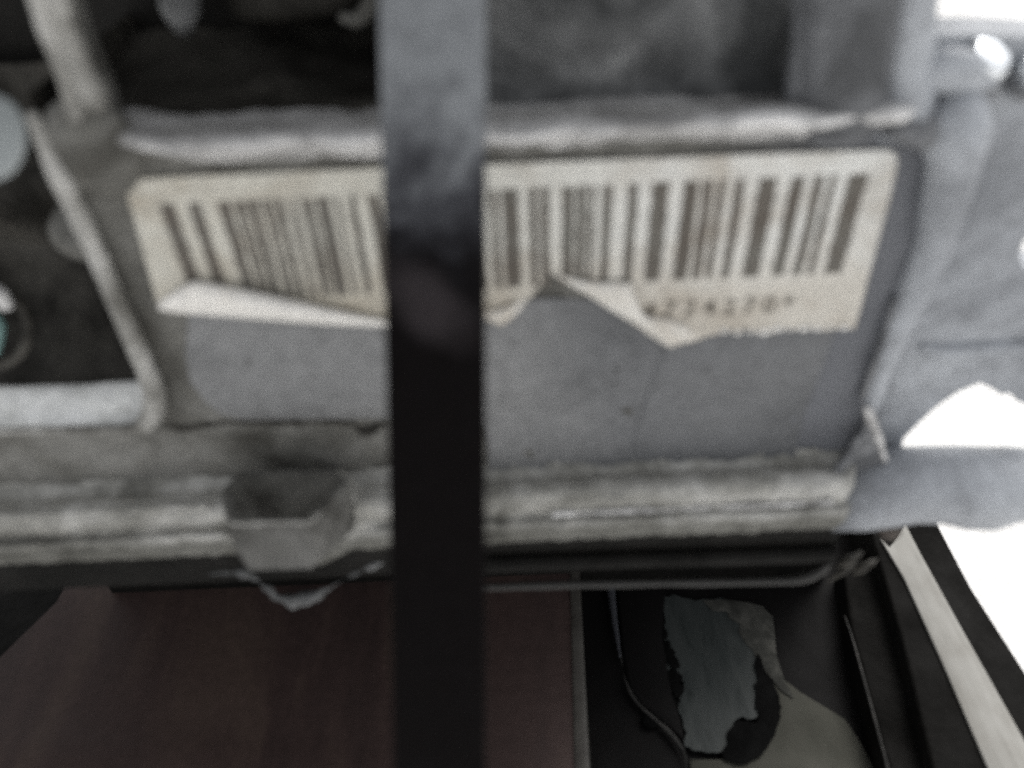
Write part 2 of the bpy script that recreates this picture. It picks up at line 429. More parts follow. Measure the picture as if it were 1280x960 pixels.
# --- smooth grey pad under the label
pad = [(236, 392), (480, 404), (640, 372), (760, 372), (1046, 408), (1030, 452), (1004, 520), (994, 560), (1000, 578), (900, 581), (820, 584), (720, 588), (612, 590), (608, 532), (480, 522), (300, 523), (275, 516), (256, 500), (238, 476), (232, 440)]
vv, ff = prism([P(a, b, 0.0) for a, b in pad], (0, -0.0005, 0))
mk('grey_pad', vv, ff, M['pad'], K, bevel=0.0004)
vv, ff = tube([P(a, b, 0.0001) for a, b in [(204, 522), (224, 534), (260, 530), (300, 527), (350, 529), (400, 526), (440, 530), (458, 538), (480, 528)]], [0.0004, 0.0009, 0.0008, 0.0006, 0.0008, 0.0007, 0.0009, 0.0016, 0.0007], n=10, jit=0.0006, js=300)
mk('dirt_line', vv, ff, M['dark'], K, smooth=True)
rq = random.Random(5)
for a, b in [(752, 470), (768, 480), (746, 490), (772, 462), (750, 556), (560, 470), (700, 512), (884, 462), (310, 452), (392, 470), (640, 430), (628, 448)]:
    c_ = P(a, b, -0.0005); r = rq.uniform(0.0004, 0.0010); ph = [rq.uniform(0.5, 1.2) for _ in range(8)]
    rg = [[c_+Vector((r*s_*ph[w]*math.cos(w*math.tau/8), h_, r*s_*ph[w]*math.sin(w*math.tau/8))) for w in range(8)] for s_, h_ in [(1, 0.0001), (0.7, -0.0001)]]
    vv, ff = loft(rg); mk('grease_speck', vv, ff, M['hollow_speck'], K, smooth=True)
# --- scoring line: raised seam on the pad
vv, ff = tube([P(a, b, -0.0004) for a, b in [(836, 432), (826, 450), (812, 490), (798, 530), (792, 566)]], [0.0004, 0.0005, 0.0004, 0.0005, 0.0003], n=8)
mk('pad_seam', vv, ff, M['pad'], K, smooth=True)

# --- hollow bolt boss on the flange
zt_ = Zat(600, -0.010, 350)
top = [(276, 612), (296, 591), (352, 587), (418, 588), (436, 598), (432, 605), (410, 630), (388, 653), (288, 655), (280, 640)]
bot = [(286, 660), (304, 640), (352, 632), (418, 634), (446, 650), (442, 664), (416, 688), (390, 712), (312, 714), (294, 690)]
z_b = zt_-0.0125
T = [PZ(a, b, zt_) for a, b in top]; B = [PZ(a, b, z_b) for a, b in bot]
cen = sum(T, Vector())/len(T)
In = [cen+(p-cen)*0.84 for p in T]; In2 = [Vector((*(cen+(p-cen)*0.62).xy, zt_-0.0004)) for p in T]; In3 = [Vector((*(cen+(p-cen)*0.25).xy, zt_-0.0014)) for p in T]
vv, ff = loft([B, [b_.lerp(t_, 0.93) for b_, t_ in zip(B, T)], T, In], cap=False); ff.append(tuple(range(len(B))))
bo = mk('bolt_boss', vv, ff, M['boss'], K)
bv = bo.modifiers.new('bevel', 'BEVEL'); bv.width = 0.0005; bv.segments = 2; bv.limit_method = 'ANGLE'; bv.angle_limit = R(25)
vv, ff = loft([[p+Vector((0, 0, -0.0001)) for p in In], In2, In3], cap=False); ff.append(tuple(range(2*len(T), 3*len(T))))
M['hollow'] = grimy('greasy_hollow', (0.12, 0.117, 0.107), (0.082, 0.08, 0.072), (0.035, 0.033, 0.029), 80, 0.6, 0.0, spec=0.2)
mk('boss_hollow', vv, ff, M['hollow'], bo, smooth=True)
c = PZ(352, 601, zt_-0.003)
rg = [[c+Vector((r*math.cos(w*math.pi/3), r*math.sin(w*math.pi/3), h)) for w in range(6)] for r, h in [(0.0028, -0.002), (0.0028, 0.0006), (0.0022, 0.0011)]]
vv, ff = loft(rg); mk('bolt_head', vv, ff, M['upper'], bo, bevel=0.0003)
rimt = [T[9].lerp(T[8], 0.6), T[8].lerp(T[7], 0.04), T[8].lerp(T[7], 0.35), T[8].lerp(T[7], 0.7), T[8].lerp(T[7], 0.98), T[7].lerp(T[6], 0.6)]
vv, ff = tube([p+Vector((0, 0.0002, -0.0001)) for p in rimt], [0.0002, 0.0005, 0.0006, 0.0006, 0.0005, 0.0002], n=10, sub=4, jit=0.0003); mk('boss_edge', vv, ff, M['castlight'], bo, smooth=True)  # lit front rim, painted as a paler tube
# sloping cheek to the right of the boss
rgs = []
for k in range(9):
    t = k/8; A_ = P(420+58*t, 606+40*t, -0.009); B_ = P(396+70*t, 706-24*t-10*t*t, -0.014)
    y_ = 0.0012*(1-t)
    rgs.append([A_+Vector((0, 0.006, 0)), A_+Vector((0, -y_, 0)), A_.lerp(B_, 0.5)+Vector((0, -y_*1.6-0.001, 0)), B_+Vector((0, -y_, 0)), B_+Vector((0, 0.006, 0))])
vv, ff = loft(rgs); mk('boss_cheek', vv, ff, M['flange'], K, bevel=0.0008, seg=3)

# --- right side: leaning web, ridge, gusset and arm
web_o = [(1196, 150), (1160, 330), (1120, 420), (1092, 492), (1072, 560), (1060, 640), (1110, 640), (1124, 575), (1130, 548), (1150, 528), (1172, 508), (1198, 490), (1225, 479), (1240, 486), (1252, 494), (1262, 492), (1272, 502), (1300, 512), (1335, 506),
         (1335, 352), (1300, 345), (1281, 338), (1275, 318), (1281, 300), (1300, 295), (1335, 288), (1335, 50), (1290, 46), (1230, 44), (1180, 46), (1158, 48), (1158, 120)]
YW = 0.006
vv, ff = prism([P(a, b, YW) for a, b in web_o], (0, 0.012, 0))
web = mk('side_web', vv, ff, M['blue'], K, bevel=0.0012, seg=3)
# swelling ridge along the face edge
vv, ff = tube([P(a, b, y) for a, b, y in [(1203, 120, 0.002), (1196, 160, -0.002), (1192, 205, -0.003), (1176, 270, -0.002), (1154, 335, -0.001), (1128, 395, -0.001), (1106, 450, -0.001), (1090, 500, -0.001), (1084, 520, -0.001)]],
              [0.004, 0.0062, 0.0052, 0.0046, 0.0042, 0.0036, 0.0028, 0.0022, 0.0012], n=16, jit=0.0006, js=120)
mk('web_ridge', vv, ff, M['blue'], K, smooth=True)
vv, ff = tube([P(a, b, -0.002) for a, b in [(1120, 372), (1106, 420), (1088, 470), (1078, 500)]], [0.0006, 0.001, 0.001, 0.0006], n=8)
mk('thin_ridge', vv, ff, M['pipe'], K, smooth=True)
vv, ff = tube([P(a, b, -0.004) for a, b in [(1082, 508), (1090, 526), (1098, 548), (1107, 576)]], [0.0010, 0.0013, 0.0010, 0.0007], n=10, jit=0.0003)
mk('gusset_edge', vv, ff, M['rail'], K, smooth=True)
vv, ff = tube([P(a, b, -0.006) for a, b in [(1074, 545), (1062, 568), (1046, 592), (1034, 612)]], [0.0009, 0.0014, 0.0014, 0.0008], n=10, jit=0.0003)
mk('gusset_edge', vv, ff, M['pipe'], K, smooth=True)
vv, ff = prism([P(a, b, -0.001) for a, b in [(1083, 512), (1100, 560), (1108, 590), (1078, 650), (1026, 636), (1040, 605)]], (0, -0.003, 0))
mk('gusset', vv, ff, M['pipe'], K, bevel=0.001)
# horizontal ledge across the web
vv, ff = tube([P(a, b, 0.0062) for a, b in [(1150, 430), (1170, 438), (1220, 436), (1290, 433), (1330, 432)]], [0.001, 0.0024, 0.0026, 0.0026, 0.0026], n=16, jit=0.0003)
mk('web_ledge', vv, ff, M['blue'], K, smooth=True)
vv, ff = tube([P(a, b, 0.009) for a, b in [(1236, 476), (1262, 470), (1300, 476), (1330, 478)]], [0.0008, 0.0016, 0.002, 0.002], n=10)
mk('web_lower_lip', vv, ff, M['blue'], K, smooth=True)
# arm: thick rounded bar leaving to the right
YA = -0.004
arm = [(1040, 588, 664), (1075, 570, 664), (1105, 560, 660), (1140, 558, 654), (1175, 557, 655), (1205, 557, 662), (1235, 558, 663), (1262, 558, 654), (1290, 560, 650), (1350, 560, 652), (1480, 562, 655)]
rg = []
for px, a, b in arm:
    A, Bp = P(px, a, YA), P(px, b, YA)
    # apparent size of a round bar = its diameter seen square on
    dist = (A+Bp)/2-CAM; D = dist.dot(fw); r = (b-a)/2/FPX*D; cc = CAM+ray(px, (a+b)/2)*D
    rg.append([cc+Vector((0, r*math.cos(w*math.pi/12), r*math.sin(w*math.pi/12))) for w in range(24)])
vv, ff = loft(rg)
o = mk('side_arm', vv, ff, M['blue'], K, smooth=True)

# upper right: two vertical ribs ending on the rail
for pts, r_, mt in [([(1012, -90), (1006, 0), (1004, 60), (1000, 118), (992, 158)], [0.0024]*3+[0.003, 0.002], 'pipe'),
                    ([(1062, -90), (1058, 0), (1054, 70), (1050, 130), (1048, 165)], [0.0092, 0.0092, 0.0090, 0.0088, 0.007], 'pipe'),
                    ([(1138, -90), (1136, 0), (1132, 60), (1130, 110), (1128, 160)], [0.0050, 0.0050, 0.0050, 0.0056, 0.006], 'blue'),
                    ([(1108, -90), (1104, 0), (1102, 60), (1100, 130)], [0.003, 0.003, 0.003, 0.003], 'pipe')]:
    vv, ff = tube([P(a, b, 0.002) for a, b in pts], r_, n=20, jit=0.0004, js=80)
    mk('vertical_rib', vv, ff, M[mt], K, smooth=True)
vv, ff = prism([P(a, b, 0.006) for a, b in [(985, -120), (1156, -120), (1158, 60), (1160, 170), (985, 170)]], (0, 0.02, 0))
mk('rib_backing', vv, ff, M['upper'], K, bevel=0.001)
# shelf and small swellings of the web
vv, ff = tube([P(a, b, 0.001) for a, b in [(1150, 92), (1178, 88), (1210, 92), (1240, 100)]], [0.003, 0.0045, 0.004, 0.002], n=14, jit=0.0005)
mk('web_swelling', vv, ff, M['blue'], K, smooth=True)
vv, ff = tube([P(a, b, -0.002) for a, b in [(1108, 158), (1140, 162), (1178, 164), (1192, 170)]], [0.002, 0.0034, 0.0038, 0.002], n=14, jit=0.0005)
mk('rail_knuckle', vv, ff, M['pipe'], K, smooth=True)

# ------------------------------------------------------------------ bolt on the web
mt, nt, b = newmat('worn_steel'); b.inputs['Base Color'].default_value = (0.80, 0.83, 0.86, 1); b.inputs['Metallic'].default_value = 0.9
fnn = noise_node(nt, 300, 4); nt.links.new(ramp(nt, fnn, [(0.3, (0.18,)*3), (0.7, (0.34,)*3)]), b.inputs['Roughness']); M['steel'] = mt
def bolt(px, py, y, r, label, sc=1):
    c = P(px, py, y); t = thing('hex_bolt', label, 'bolt', c)
    ax = Vector((0.25, -0.45, 0.9)).normalized(); a = ax.orthogonal().normalized(); bb = ax.cross(a)
    rg = [[c+ax*h+(a*math.cos(w*math.pi/3+.3)+bb*math.sin(w*math.pi/3+.3))*rr_ for w in range(6)] for rr_, h in [(r, -0.002), (r, r*0.55), (r*0.8, r*0.75)]]
    vv, ff = loft(rg); mk('head', vv, ff, M['steel'], t, bevel=r*0.12, seg=3)
    rg = [[c+ax*h+(a*math.cos(w*math.pi/12)+bb*math.sin(w*math.pi/12))*rr_ for w in range(24)] for rr_, h in [(r*1.35, -0.003), (r*1.35, -0.0014), (r*1.2, -0.0008)]]
    vv, ff = loft(rg); mk('washer', vv, ff, M['pipe'], t, bevel=r*0.05)
bolt(1226, 82, 0.003, 0.0046, 'shiny steel bolt head on the upper right web of the casting')
bolt(1288, 92, 0.003, 0.0034, 'shiny bolt head cut by the right edge of the photo')

# ------------------------------------------------------------------ barcode label
label = thing('barcode_label', 'torn yellowed paper barcode label stuck on the grey casting, its lower half ripped off', 'label', P(640, 300, -0.0006))
YL = -0.0011
outl = [(160, 246), (158, 236), (166, 228), (180, 224), (250, 220), (330, 217), (480, 210), (610, 206), (800, 199), (960, 193), (1100, 188), (1114, 189), (1121, 196), (1121, 208), (1110, 256), (1098, 300), (1084, 352), (1076, 384), (1068, 411),
        (1046, 411), (1030, 413), (1016, 410), (1000, 408), (992, 413), (980, 411), (966, 416), (956, 418), (947, 414), (938, 410), (926, 412), (912, 413), (900, 417), (884, 420), (870, 426), (852, 430), (838, 433), (826, 424), (812, 416), (800, 407), (784, 398), (768, 388), (752, 378), (736, 368), (720, 359), (706, 349), (690, 341), (680, 352), (668, 366), (660, 374), (648, 390), (640, 394), (634, 402), (624, 406), (612, 400), (600, 396), (585, 402), (560, 408), (530, 404), (500, 408),
        (470, 406), (430, 402), (380, 398), (330, 394), (280, 391), (240, 389), (214, 388), (198, 384), (190, 355), (176, 305), (167, 272)]
vv, ff = prism([P(a, b, YL) for a, b in outl], (0, 0.0003, 0))
sheet = mk('sheet', vv, ff, M['paper'], label)
# bars: (left, right, row they were read at)
bars = [(198, 217, 255), (235, 250, 255), (273, 287, 255), (293, 300, 255), (311, 322, 255), (302, 307, 255), (328, 335, 255), (337, 341, 255), (345, 354, 255), (362, 369, 255), (377, 386, 255), (389, 393, 255), (396, 412, 255), (420, 425, 255), (437, 445, 255), (462, 474, 255),
        (486, 494, 288), (505, 513, 288), (519, 532, 288), (546, 552, 288), (560, 574, 288), (583, 590, 288), (598, 604, 288),
        (616, 623, 288), (631, 648, 288), (663, 671, 288), (677, 686, 288), (703, 716, 288), (721, 731, 288), (736, 742, 288), (753, 762, 288), (783, 793, 288), (812, 830, 288),
        (849, 865, 288), (873, 882, 288), (891, 897, 288), (911, 920, 288), (939, 958, 288), (977, 991, 288), (1004, 1014, 288), (1022, 1029, 288), (1045, 1065, 288)]
zb_t = P(800, 229, YL).z; zb_b = P(800, 352, YL).z
for k, (a, b, row) in enumerate(bars):
    wd = (b-a)*0.05+0.5 if row == 288 else 0.25; xA, xB = P(a-wd, row, YL).x, P(b+wd, row, YL).x; vs = []; nn = 10; j = 0.00016
    for i in range(nn+1):
        z = zb_t+(zb_b-zb_t)*i/nn
        vs += [(xA+random.uniform(-j, j), YL-0.00008, z), (xB+random.uniform(-j, j), YL-0.00008, z)]
    n0 = len(vs); vs += [(x, YL-0.00001, z) for x, y, z in vs]; fs = []
    for i in range(nn):
        q = 2*i; fs += [(q, q+1, q+3, q+2), (q, q+2, q+2+n0, q+n0), (q+1, q+1+n0, q+3+n0, q+3)]
    mk('barcode_bar', vs, fs, M['ink'], label)
# printed number
fc = bpy.data.curves.new('number_text', 'FONT'); fc.body = '* 4 7 2 4 2 7 0 *'; fc.size = 1; fc.extrude = 0.02; fc.offset = 0.015
fo = bpy.data.objects.new('number_text', fc); COL.objects.link(fo)
bpy.context.view_layer.update()
me = bpy.data.meshes.new_from_object(fo.evaluated_get(bpy.context.evaluated_depsgraph_get()))
bpy.data.objects.remove(fo)
xs = [q.co.x for q in me.vertices]; ys = [q.co.y for q in me.vertices]
A, B = P(782, 384, YL), P(992, 380, YL); zc_ = P(900, 383, YL).z; hgt = P(900, 371, YL).z-P(900, 393, YL).z
sx = (B.x-A.x)/(max(xs)-min(xs)); sy = hgt/(max(ys)-min(ys)); L = base(label)
for q in me.vertices:
    x, y, z = q.co; q.co = Vector((A.x+(x-min(xs))*sx, YL-0.00005-z*0.002, zc_+(y-(max(ys)+min(ys))/2)*sy))-L
me.materials.clear(); M['print'] = paper_mat('worn_print', (0.22, 0.205, 0.175), (0.12, 0.105, 0.085), 0.36, 0.62)
me.materials.append(M['print'])
no = bpy.data.objects.new('number', me); COL.objects.link(no); no.parent = label
# curled flaps, the white underside of the torn strip turned up
M['paper_flap'] = paper_mat('dirty_paper_underside', (0.88, 0.86, 0.81), (0.50, 0.45, 0.38), 0.47, 0.72)
def flap(low, high, bulge, name='curled_flap', mat='paper_flap'):
    n = len(low); rings = []
    for k in range(n):
        a = P(*low[k], YL-0.0001); hgt_ = bulge[k]*1.5; ring = []
        for i in range(11):
            t = i/10; px = low[k][0]+(high[k][0]-low[k][0])*t; py = low[k][1]+(high[k][1]-low[k][1])*t
            y = YL-0.0001-hgt_*math.sin(math.pi*min(1, 0.06+t*0.80))
            w_ = P(px, py, y); w_.y -= 0.0005*nz(w_, 260, 5)*math.sin(math.pi*t); ring.append(w_)
        ring += [p+Vector((0, 0.0002, -0.0001)) for p in reversed(ring)]
        rings.append(ring)
    q = []
    for k in range(n-1):
        for s in range(4):
            q.append([rings[k][i].lerp(rings[k+1][i], s/4) for i in range(len(rings[0]))])
    q.append(rings[-1]); vv, ff = loft(q)
    return mk(name, vv, ff, M[mat], label, smooth=True)
flap([(197, 386), (206, 389), (220, 391), (240, 393), (280, 396), (330, 400), (380, 404), (430, 407), (480, 409), (510, 411)],
     [(199, 376), (209, 370), (224, 360), (242, 351), (280, 357), (330, 367), (380, 378), (430, 389), (480, 399), (510, 404)],
     [0.0002, 0.0008, 0.0014, 0.0022, 0.0026, 0.0027, 0.0024, 0.0018, 0.0011, 0.0003], mat='paper_back')
flap([(690, 342), (706, 352), (724, 363), (744, 375), (764, 388), (784, 400), (800, 410), (818, 421), (832, 432), (842, 434)],
     [(691, 340), (708, 346), (728, 351), (750, 353), (768, 353), (786, 354), (793, 366), (800, 388), (830, 412), (858, 422)],
     [0.0001, 0.0005, 0.0009, 0.0012, 0.0014, 0.0016, 0.0016, 0.0014, 0.0010, 0.0003])
flap([(806, 416), (820, 424), (836, 433), (856, 429), (872, 425)],
     [(798, 392), (812, 396), (834, 398), (858, 406), (874, 418)],
     [0.0003, 0.0008, 0.0011, 0.0007, 0.0001])
flap([(606, 398), (616, 404), (628, 407), (640, 398), (650, 388)],
     [(608, 386), (618, 388), (630, 384), (644, 380), (656, 370)],
     [0.0004, 0.0009, 0.0011, 0.0008, 0.0003], 'torn_corner')
for k in range(10):
    t = k/9; px = 905+150*t; py = 415-5*t+random.uniform(-2, 2)
    c = P(px, py-1, YL-0.0001); r = random.uniform(0.0006, 0.0012)
    rg = [[c+Vector((r*1.6*s*math.cos(w*math.pi/5), -0.0006*h, r*0.8*s*math.sin(w*math.pi/5))) for w in range(10)] for s, h in [(1, 0), (0.8, 0.7), (0.3, 1)]]
    vv, ff = loft(rg); mk('paper_fray', vv, ff, M['paper_back'], label, smooth=True)

# ------------------------------------------------------------------ flat bar across the view
mt, nt, b = newmat('bar_steel')
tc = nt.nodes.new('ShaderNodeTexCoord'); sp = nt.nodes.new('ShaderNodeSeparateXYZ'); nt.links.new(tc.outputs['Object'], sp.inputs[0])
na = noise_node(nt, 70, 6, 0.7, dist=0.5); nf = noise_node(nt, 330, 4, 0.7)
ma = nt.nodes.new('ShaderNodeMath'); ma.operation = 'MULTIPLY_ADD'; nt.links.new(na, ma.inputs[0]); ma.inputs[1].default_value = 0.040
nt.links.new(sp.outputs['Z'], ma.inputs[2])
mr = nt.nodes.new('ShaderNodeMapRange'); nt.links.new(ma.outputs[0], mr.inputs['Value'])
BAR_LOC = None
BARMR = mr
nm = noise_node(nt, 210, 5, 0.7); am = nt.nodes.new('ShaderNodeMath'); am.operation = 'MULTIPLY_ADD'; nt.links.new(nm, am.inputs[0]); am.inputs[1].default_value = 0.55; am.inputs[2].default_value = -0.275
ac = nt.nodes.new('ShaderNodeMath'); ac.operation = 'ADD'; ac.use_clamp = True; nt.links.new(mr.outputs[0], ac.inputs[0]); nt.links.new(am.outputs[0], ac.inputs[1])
c = ramp(nt, ac.outputs[0], [(0.0, (0.0055, 0.0045, 0.0046)), (0.34, (0.008, 0.0073, 0.008)), (0.52, (0.028, 0.028, 0.032)), (0.68, (0.068, 0.070, 0.078)), (0.84, (0.16, 0.167, 0.178)), (1.0, (0.25, 0.262, 0.275))])  # grey top fading to black: sky reflection and grime painted together
# pale diagonal smear below the dark fade
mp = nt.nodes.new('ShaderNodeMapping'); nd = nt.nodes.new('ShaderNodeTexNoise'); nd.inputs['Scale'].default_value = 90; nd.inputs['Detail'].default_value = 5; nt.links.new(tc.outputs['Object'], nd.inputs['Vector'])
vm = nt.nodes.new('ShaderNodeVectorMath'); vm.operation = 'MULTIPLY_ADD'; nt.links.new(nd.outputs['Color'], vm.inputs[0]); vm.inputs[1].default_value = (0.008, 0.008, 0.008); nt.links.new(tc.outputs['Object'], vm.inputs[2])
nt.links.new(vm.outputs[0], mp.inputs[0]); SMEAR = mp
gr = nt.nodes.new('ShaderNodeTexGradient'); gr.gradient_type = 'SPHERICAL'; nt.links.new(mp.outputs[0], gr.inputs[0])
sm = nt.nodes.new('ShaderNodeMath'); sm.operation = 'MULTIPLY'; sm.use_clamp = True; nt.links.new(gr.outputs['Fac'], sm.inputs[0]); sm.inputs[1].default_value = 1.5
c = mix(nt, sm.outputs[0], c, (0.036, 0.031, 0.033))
g = ramp(nt, nf, [(0.3, (0.8, 0.8, 0.8)), (0.7, (1.15, 1.15, 1.15))])
nt.links.new(mix(nt, 0.8, c, g, 'MULTIPLY'), b.inputs['Base Color'])
b.inputs['Roughness'].default_value = 0.42; b.inputs['Specular IOR Level'].default_value = 0.03
bump(nt, b, nf, 0.25, 0.0004); M['bar'] = mt
d0, d1 = 0.128, 0.150
TL, TR = PD(473, 0, d0), PD(607, 0, d0); BL, BR = PD(492, 960, d1), PD(607, 960, d1)
dl, dr = BL-TL, BR-TR
up_t = 0.55; dn_t = 1.9
q = [TL-dl*up_t, TR-dr*up_t, BR+dr*dn_t, BL+dl*dn_t]
nrm = (TR-TL).cross(BL-TL).normalized()
if nrm.dot(fw) < 0: nrm = -nrm
vs = []; n_ = 40
Lb = q[3].copy()
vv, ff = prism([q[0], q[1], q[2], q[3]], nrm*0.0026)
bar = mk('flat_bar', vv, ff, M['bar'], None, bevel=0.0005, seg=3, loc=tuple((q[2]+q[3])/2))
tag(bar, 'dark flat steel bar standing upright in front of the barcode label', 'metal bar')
ctr = PD(530, 372, 0.137)-bar.location+Vector((0.004, 0.004, 0.004))
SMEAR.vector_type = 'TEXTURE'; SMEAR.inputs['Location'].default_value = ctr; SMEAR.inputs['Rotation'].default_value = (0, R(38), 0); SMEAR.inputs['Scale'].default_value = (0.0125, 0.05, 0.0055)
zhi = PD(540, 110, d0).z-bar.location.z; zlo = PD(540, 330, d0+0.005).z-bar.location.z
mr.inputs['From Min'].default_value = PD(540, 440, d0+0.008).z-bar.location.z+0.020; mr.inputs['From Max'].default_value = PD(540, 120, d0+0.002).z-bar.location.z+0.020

# ------------------------------------------------------------------ left edge: pale cap and hose end
mt, nt, b = newmat('pale_cap'); 
nt.links.new(ramp(nt, noise_node(nt, 60, 5), [(0.35, (0.27, 0.295, 0.295)), (0.7, (0.34, 0.365, 0.37))]), b.inputs['Base Color']); b.inputs['Roughness'].default_value = 0.4; M['cap'] = mt
c = P(-8, 172, -0.020); rg = []
D = (c-CAM).dot(fw)
for k in range(17):
    a = -math.pi/2+math.pi*k/16; rr_ = max(math.cos(a), 0.02)
    rg.append([c+rt*(0.041*D*rr_*math.cos(w*math.pi/14))+fw*(0.012*D*rr_*math.sin(w*math.pi/14)) - up*(0.054*D*math.sin(a)) - rt*(0.010*D*math.cos(a*2)*0) for w in range(28)])
vv, ff = loft(rg)
tag(mk('oval_cap', vv, ff, M['cap'], None, smooth=True, loc=tuple(c)), 'pale grey oval cap at the left edge beside the slanted rib', 'cap')
t = thing('hose_end', 'dark round hose end with a highlight painted on its rim inside the window at the left edge', 'hose', P(0, 410, 0.008))
def ring_pts(cx, cy, rx, ry, y, n=16, a0=0, a1=2*math.pi): return [P(cx+rx*math.cos(a0+(a1-a0)*k/n), cy-ry*math.sin(a0+(a1-a0)*k/n), y) for k in range(n+1)]
vv, ff = tube(ring_pts(-4, 412, 40, 44, 0.006), 0.0013, n=10, sub=3); mk('outer_ring', vv, ff, M['dark'], t, smooth=True)
vv, ff = tube(ring_pts(-12, 408, 24, 46, 0.003, a0=0.5, a1=1.9), [0.0008]+[0.0017]*15+[0.0008], n=10, sub=3); mk('rim_glint', vv, ff, M['rail'], t, smooth=True)  # highlight on the hose, painted as a pale tube
mt, nt, b = newmat('teal_plastic'); b.inputs['Base Color'].default_value = (0.16, 0.27, 0.26, 1); b.inputs['Roughness'].default_value = 0.4; M['teal'] = mt
vv, ff = tube([P(-8, 392, 0.006), P(-5, 410, 0.005), P(-6, 440, 0.006)], [0.0012, 0.0020, 0.0012], n=12); mk('plug', vv, ff, M['teal'], t, smooth=True)

# ------------------------------------------------------------------ sump and rolled lip under the flange
sump = thing('oil_sump', 'black pressed steel sump under the casting flange with a rolled lip', 'oil pan', (0, 0.04, 0.0))
xs_l, xs_r = P(-260, 700, 0.0).x, P(1040, 700, 0.0).x
z0 = z_fl_bot-0.0008; zl = Zat(716, -0.002)
vv, ff = prism([(xs_l, 0.001, z0), (xs_r, 0.001, z0), (xs_r, 0.001, zl), (xs_l, 0.001, zl)], (0, 0.13, 0))
mk('body', vv, ff, M['black'], sump, bevel=0.001)
vv, ff = prism([(xs_l, 0.100, zl-0.0005), (xs_r+0.065, 0.100, zl-0.0005), (xs_r+0.065, 0.100, 0.004), (xs_l, 0.100, 0.004)], (0, 0.05, 0))
mk('gap_backing', vv, ff, M['black'], sump, bevel=0.001)  # black sheet added to fill the shaded gap under the flange
mt, nt, b = newmat('satin_black'); b.inputs['Base Color'].default_value = (0.035, 0.034, 0.032, 1); b.inputs['Roughness'].default_value = 0.4; b.inputs['Specular IOR Level'].default_value = 0.35; M['satin'] = mt
bump(nt, b, noise_node(nt, 120, 4), 0.3, 0.001)
vv, ff = tube([P(a, b_, -0.003) for a, b_ in [(560, 735), (700, 731), (860, 728), (960, 727), (1000, 724), (1024, 715), (1036, 705)]], [0.0013]*4+[0.0015, 0.0015, 0.0008], n=12, jit=0.0004, js=120)
mk('rolled_lip', vv, ff, M['satin'], sump, smooth=True)
vv, ff = tube([P(a, b_, 0.0) for a, b_ in [(560, 706), (800, 698), (1000, 692), (1040, 690)]], [0.0030]*4, n=14, jit=0.0003)
mk('upper_bead', vv, ff, M['black'], sump, smooth=True)
for px, py, r in [(1062, 700, 0.0016), (1082, 708, 0.0013), (1052, 716, 0.0010)]:
    vv, ff = tube([P(px-16, py+10, 0.0), P(px, py, -0.002), P(px+15, py-9, 0.0)], [r*0.4, r, r*0.4], n=10, jit=0.0008); mk('grease_lump', vv, ff, M['dark'], sump, smooth=True)
mt, nt, b = newmat('brown_rubber'); b.inputs['Base Color'].default_value = (0.085, 0.07, 0.06, 1); b.inputs['Roughness'].default_value = 0.7; M['rubber'] = mt
c = P(1112, 662, -0.010); rg = []
for k in range(9):
    a = -math.pi/2+math.pi*k/8; rg.append([c+Vector((0.0030*max(math.cos(a), .03)*math.cos(w*math.pi/9), 0.0030*max(math.cos(a), .03)*math.sin(w*math.pi/9), 0.0028*math.sin(a))) for w in range(18)])
vv, ff = loft(rg); tag(mk('rubber_plug', vv, ff, M['rubber'], None, smooth=True, loc=tuple(c)), 'small brown rubber plug under the arm at the top end of the pale strip', 'plug')

# curled scrap of metal hanging under the boss
vv, ff = tube([P(a, b_, -0.010) for a, b_ in [(262, 718), (300, 716), (322, 726), (344, 744), (366, 750), (392, 746), (408, 736), (436, 722), (462, 708), (480, 704)]],
              [0.0003, 0.0009, 0.0003, 0.0018, 0.0030, 0.0028, 0.0010, 0.0003, 0.0015, 0.0003], n=14, sub=8, flat=0.6, jit=0.0026, js=300, seed=5)
tag(mk('sealant_strand', vv, ff, M['upper'], None, smooth=True, loc=tuple(P(366, 750, -0.010))), 'ragged grey strand of old sealant curling below the hollow boss', 'sealant')

# ------------------------------------------------------------------ brown board
ZB = 0.150
mt, nt, b = newmat('brown_board')
tc = nt.nodes.new('ShaderNodeTexCoord'); mp = nt.nodes.new('ShaderNodeMapping'); mp.inputs['Rotation'].default_value = (0, 0, R(28)); mp.inputs['Scale'].default_value = (18, 4, 10); nt.links.new(tc.outputs['Object'], mp.inputs[0])
a = noise_node(nt, 1.0, 6, 0.6, vec=mp.outputs[0], dist=0.7); f_ = noise_node(nt, 200, 4)
cb = ramp(nt, a, [(0.34, (0.046, 0.032, 0.030)), (0.52, (0.066, 0.044, 0.040)), (0.70, (0.105, 0.074, 0.060))])
nt.links.new(mix(nt, 0.6, cb, ramp(nt, f_, [(0.3, (0.8,)*3), (0.7, (1.2,)*3)]), 'MULTIPLY'), b.inputs['Base Color'])
b.inputs['Roughness'].default_value = 0.55; b.inputs['Specular IOR Level'].default_value = 0.18; bump(nt, b, f_, 0.3, 0.0005); M['board'] = mt
bt = thing('brown_board', 'dark reddish brown board lying on the ground below the casting', 'board', (-0.1, -0.05, 0))
bl = [PZ(725, 700, ZB), PZ(726, 740, ZB), PZ(735, 960, ZB), PZ(741, 1150, ZB), PZ(-500, 1150, ZB), PZ(-260, 900, ZB), PZ(-30, 850, ZB), PZ(70, 752, ZB), PZ(110, 700, ZB)]
bl[0].y += 0.05; bl[-1].y += 0.05
vv, ff = prism(bl, (0, 0, -0.004)); mk('panel', vv, ff, M['board'], bt, bevel=0.0008)
bb_ = bl[0]+Vector((0, 0.03, 0))
xl_ = -0.55; z_ = ZB-0.0041
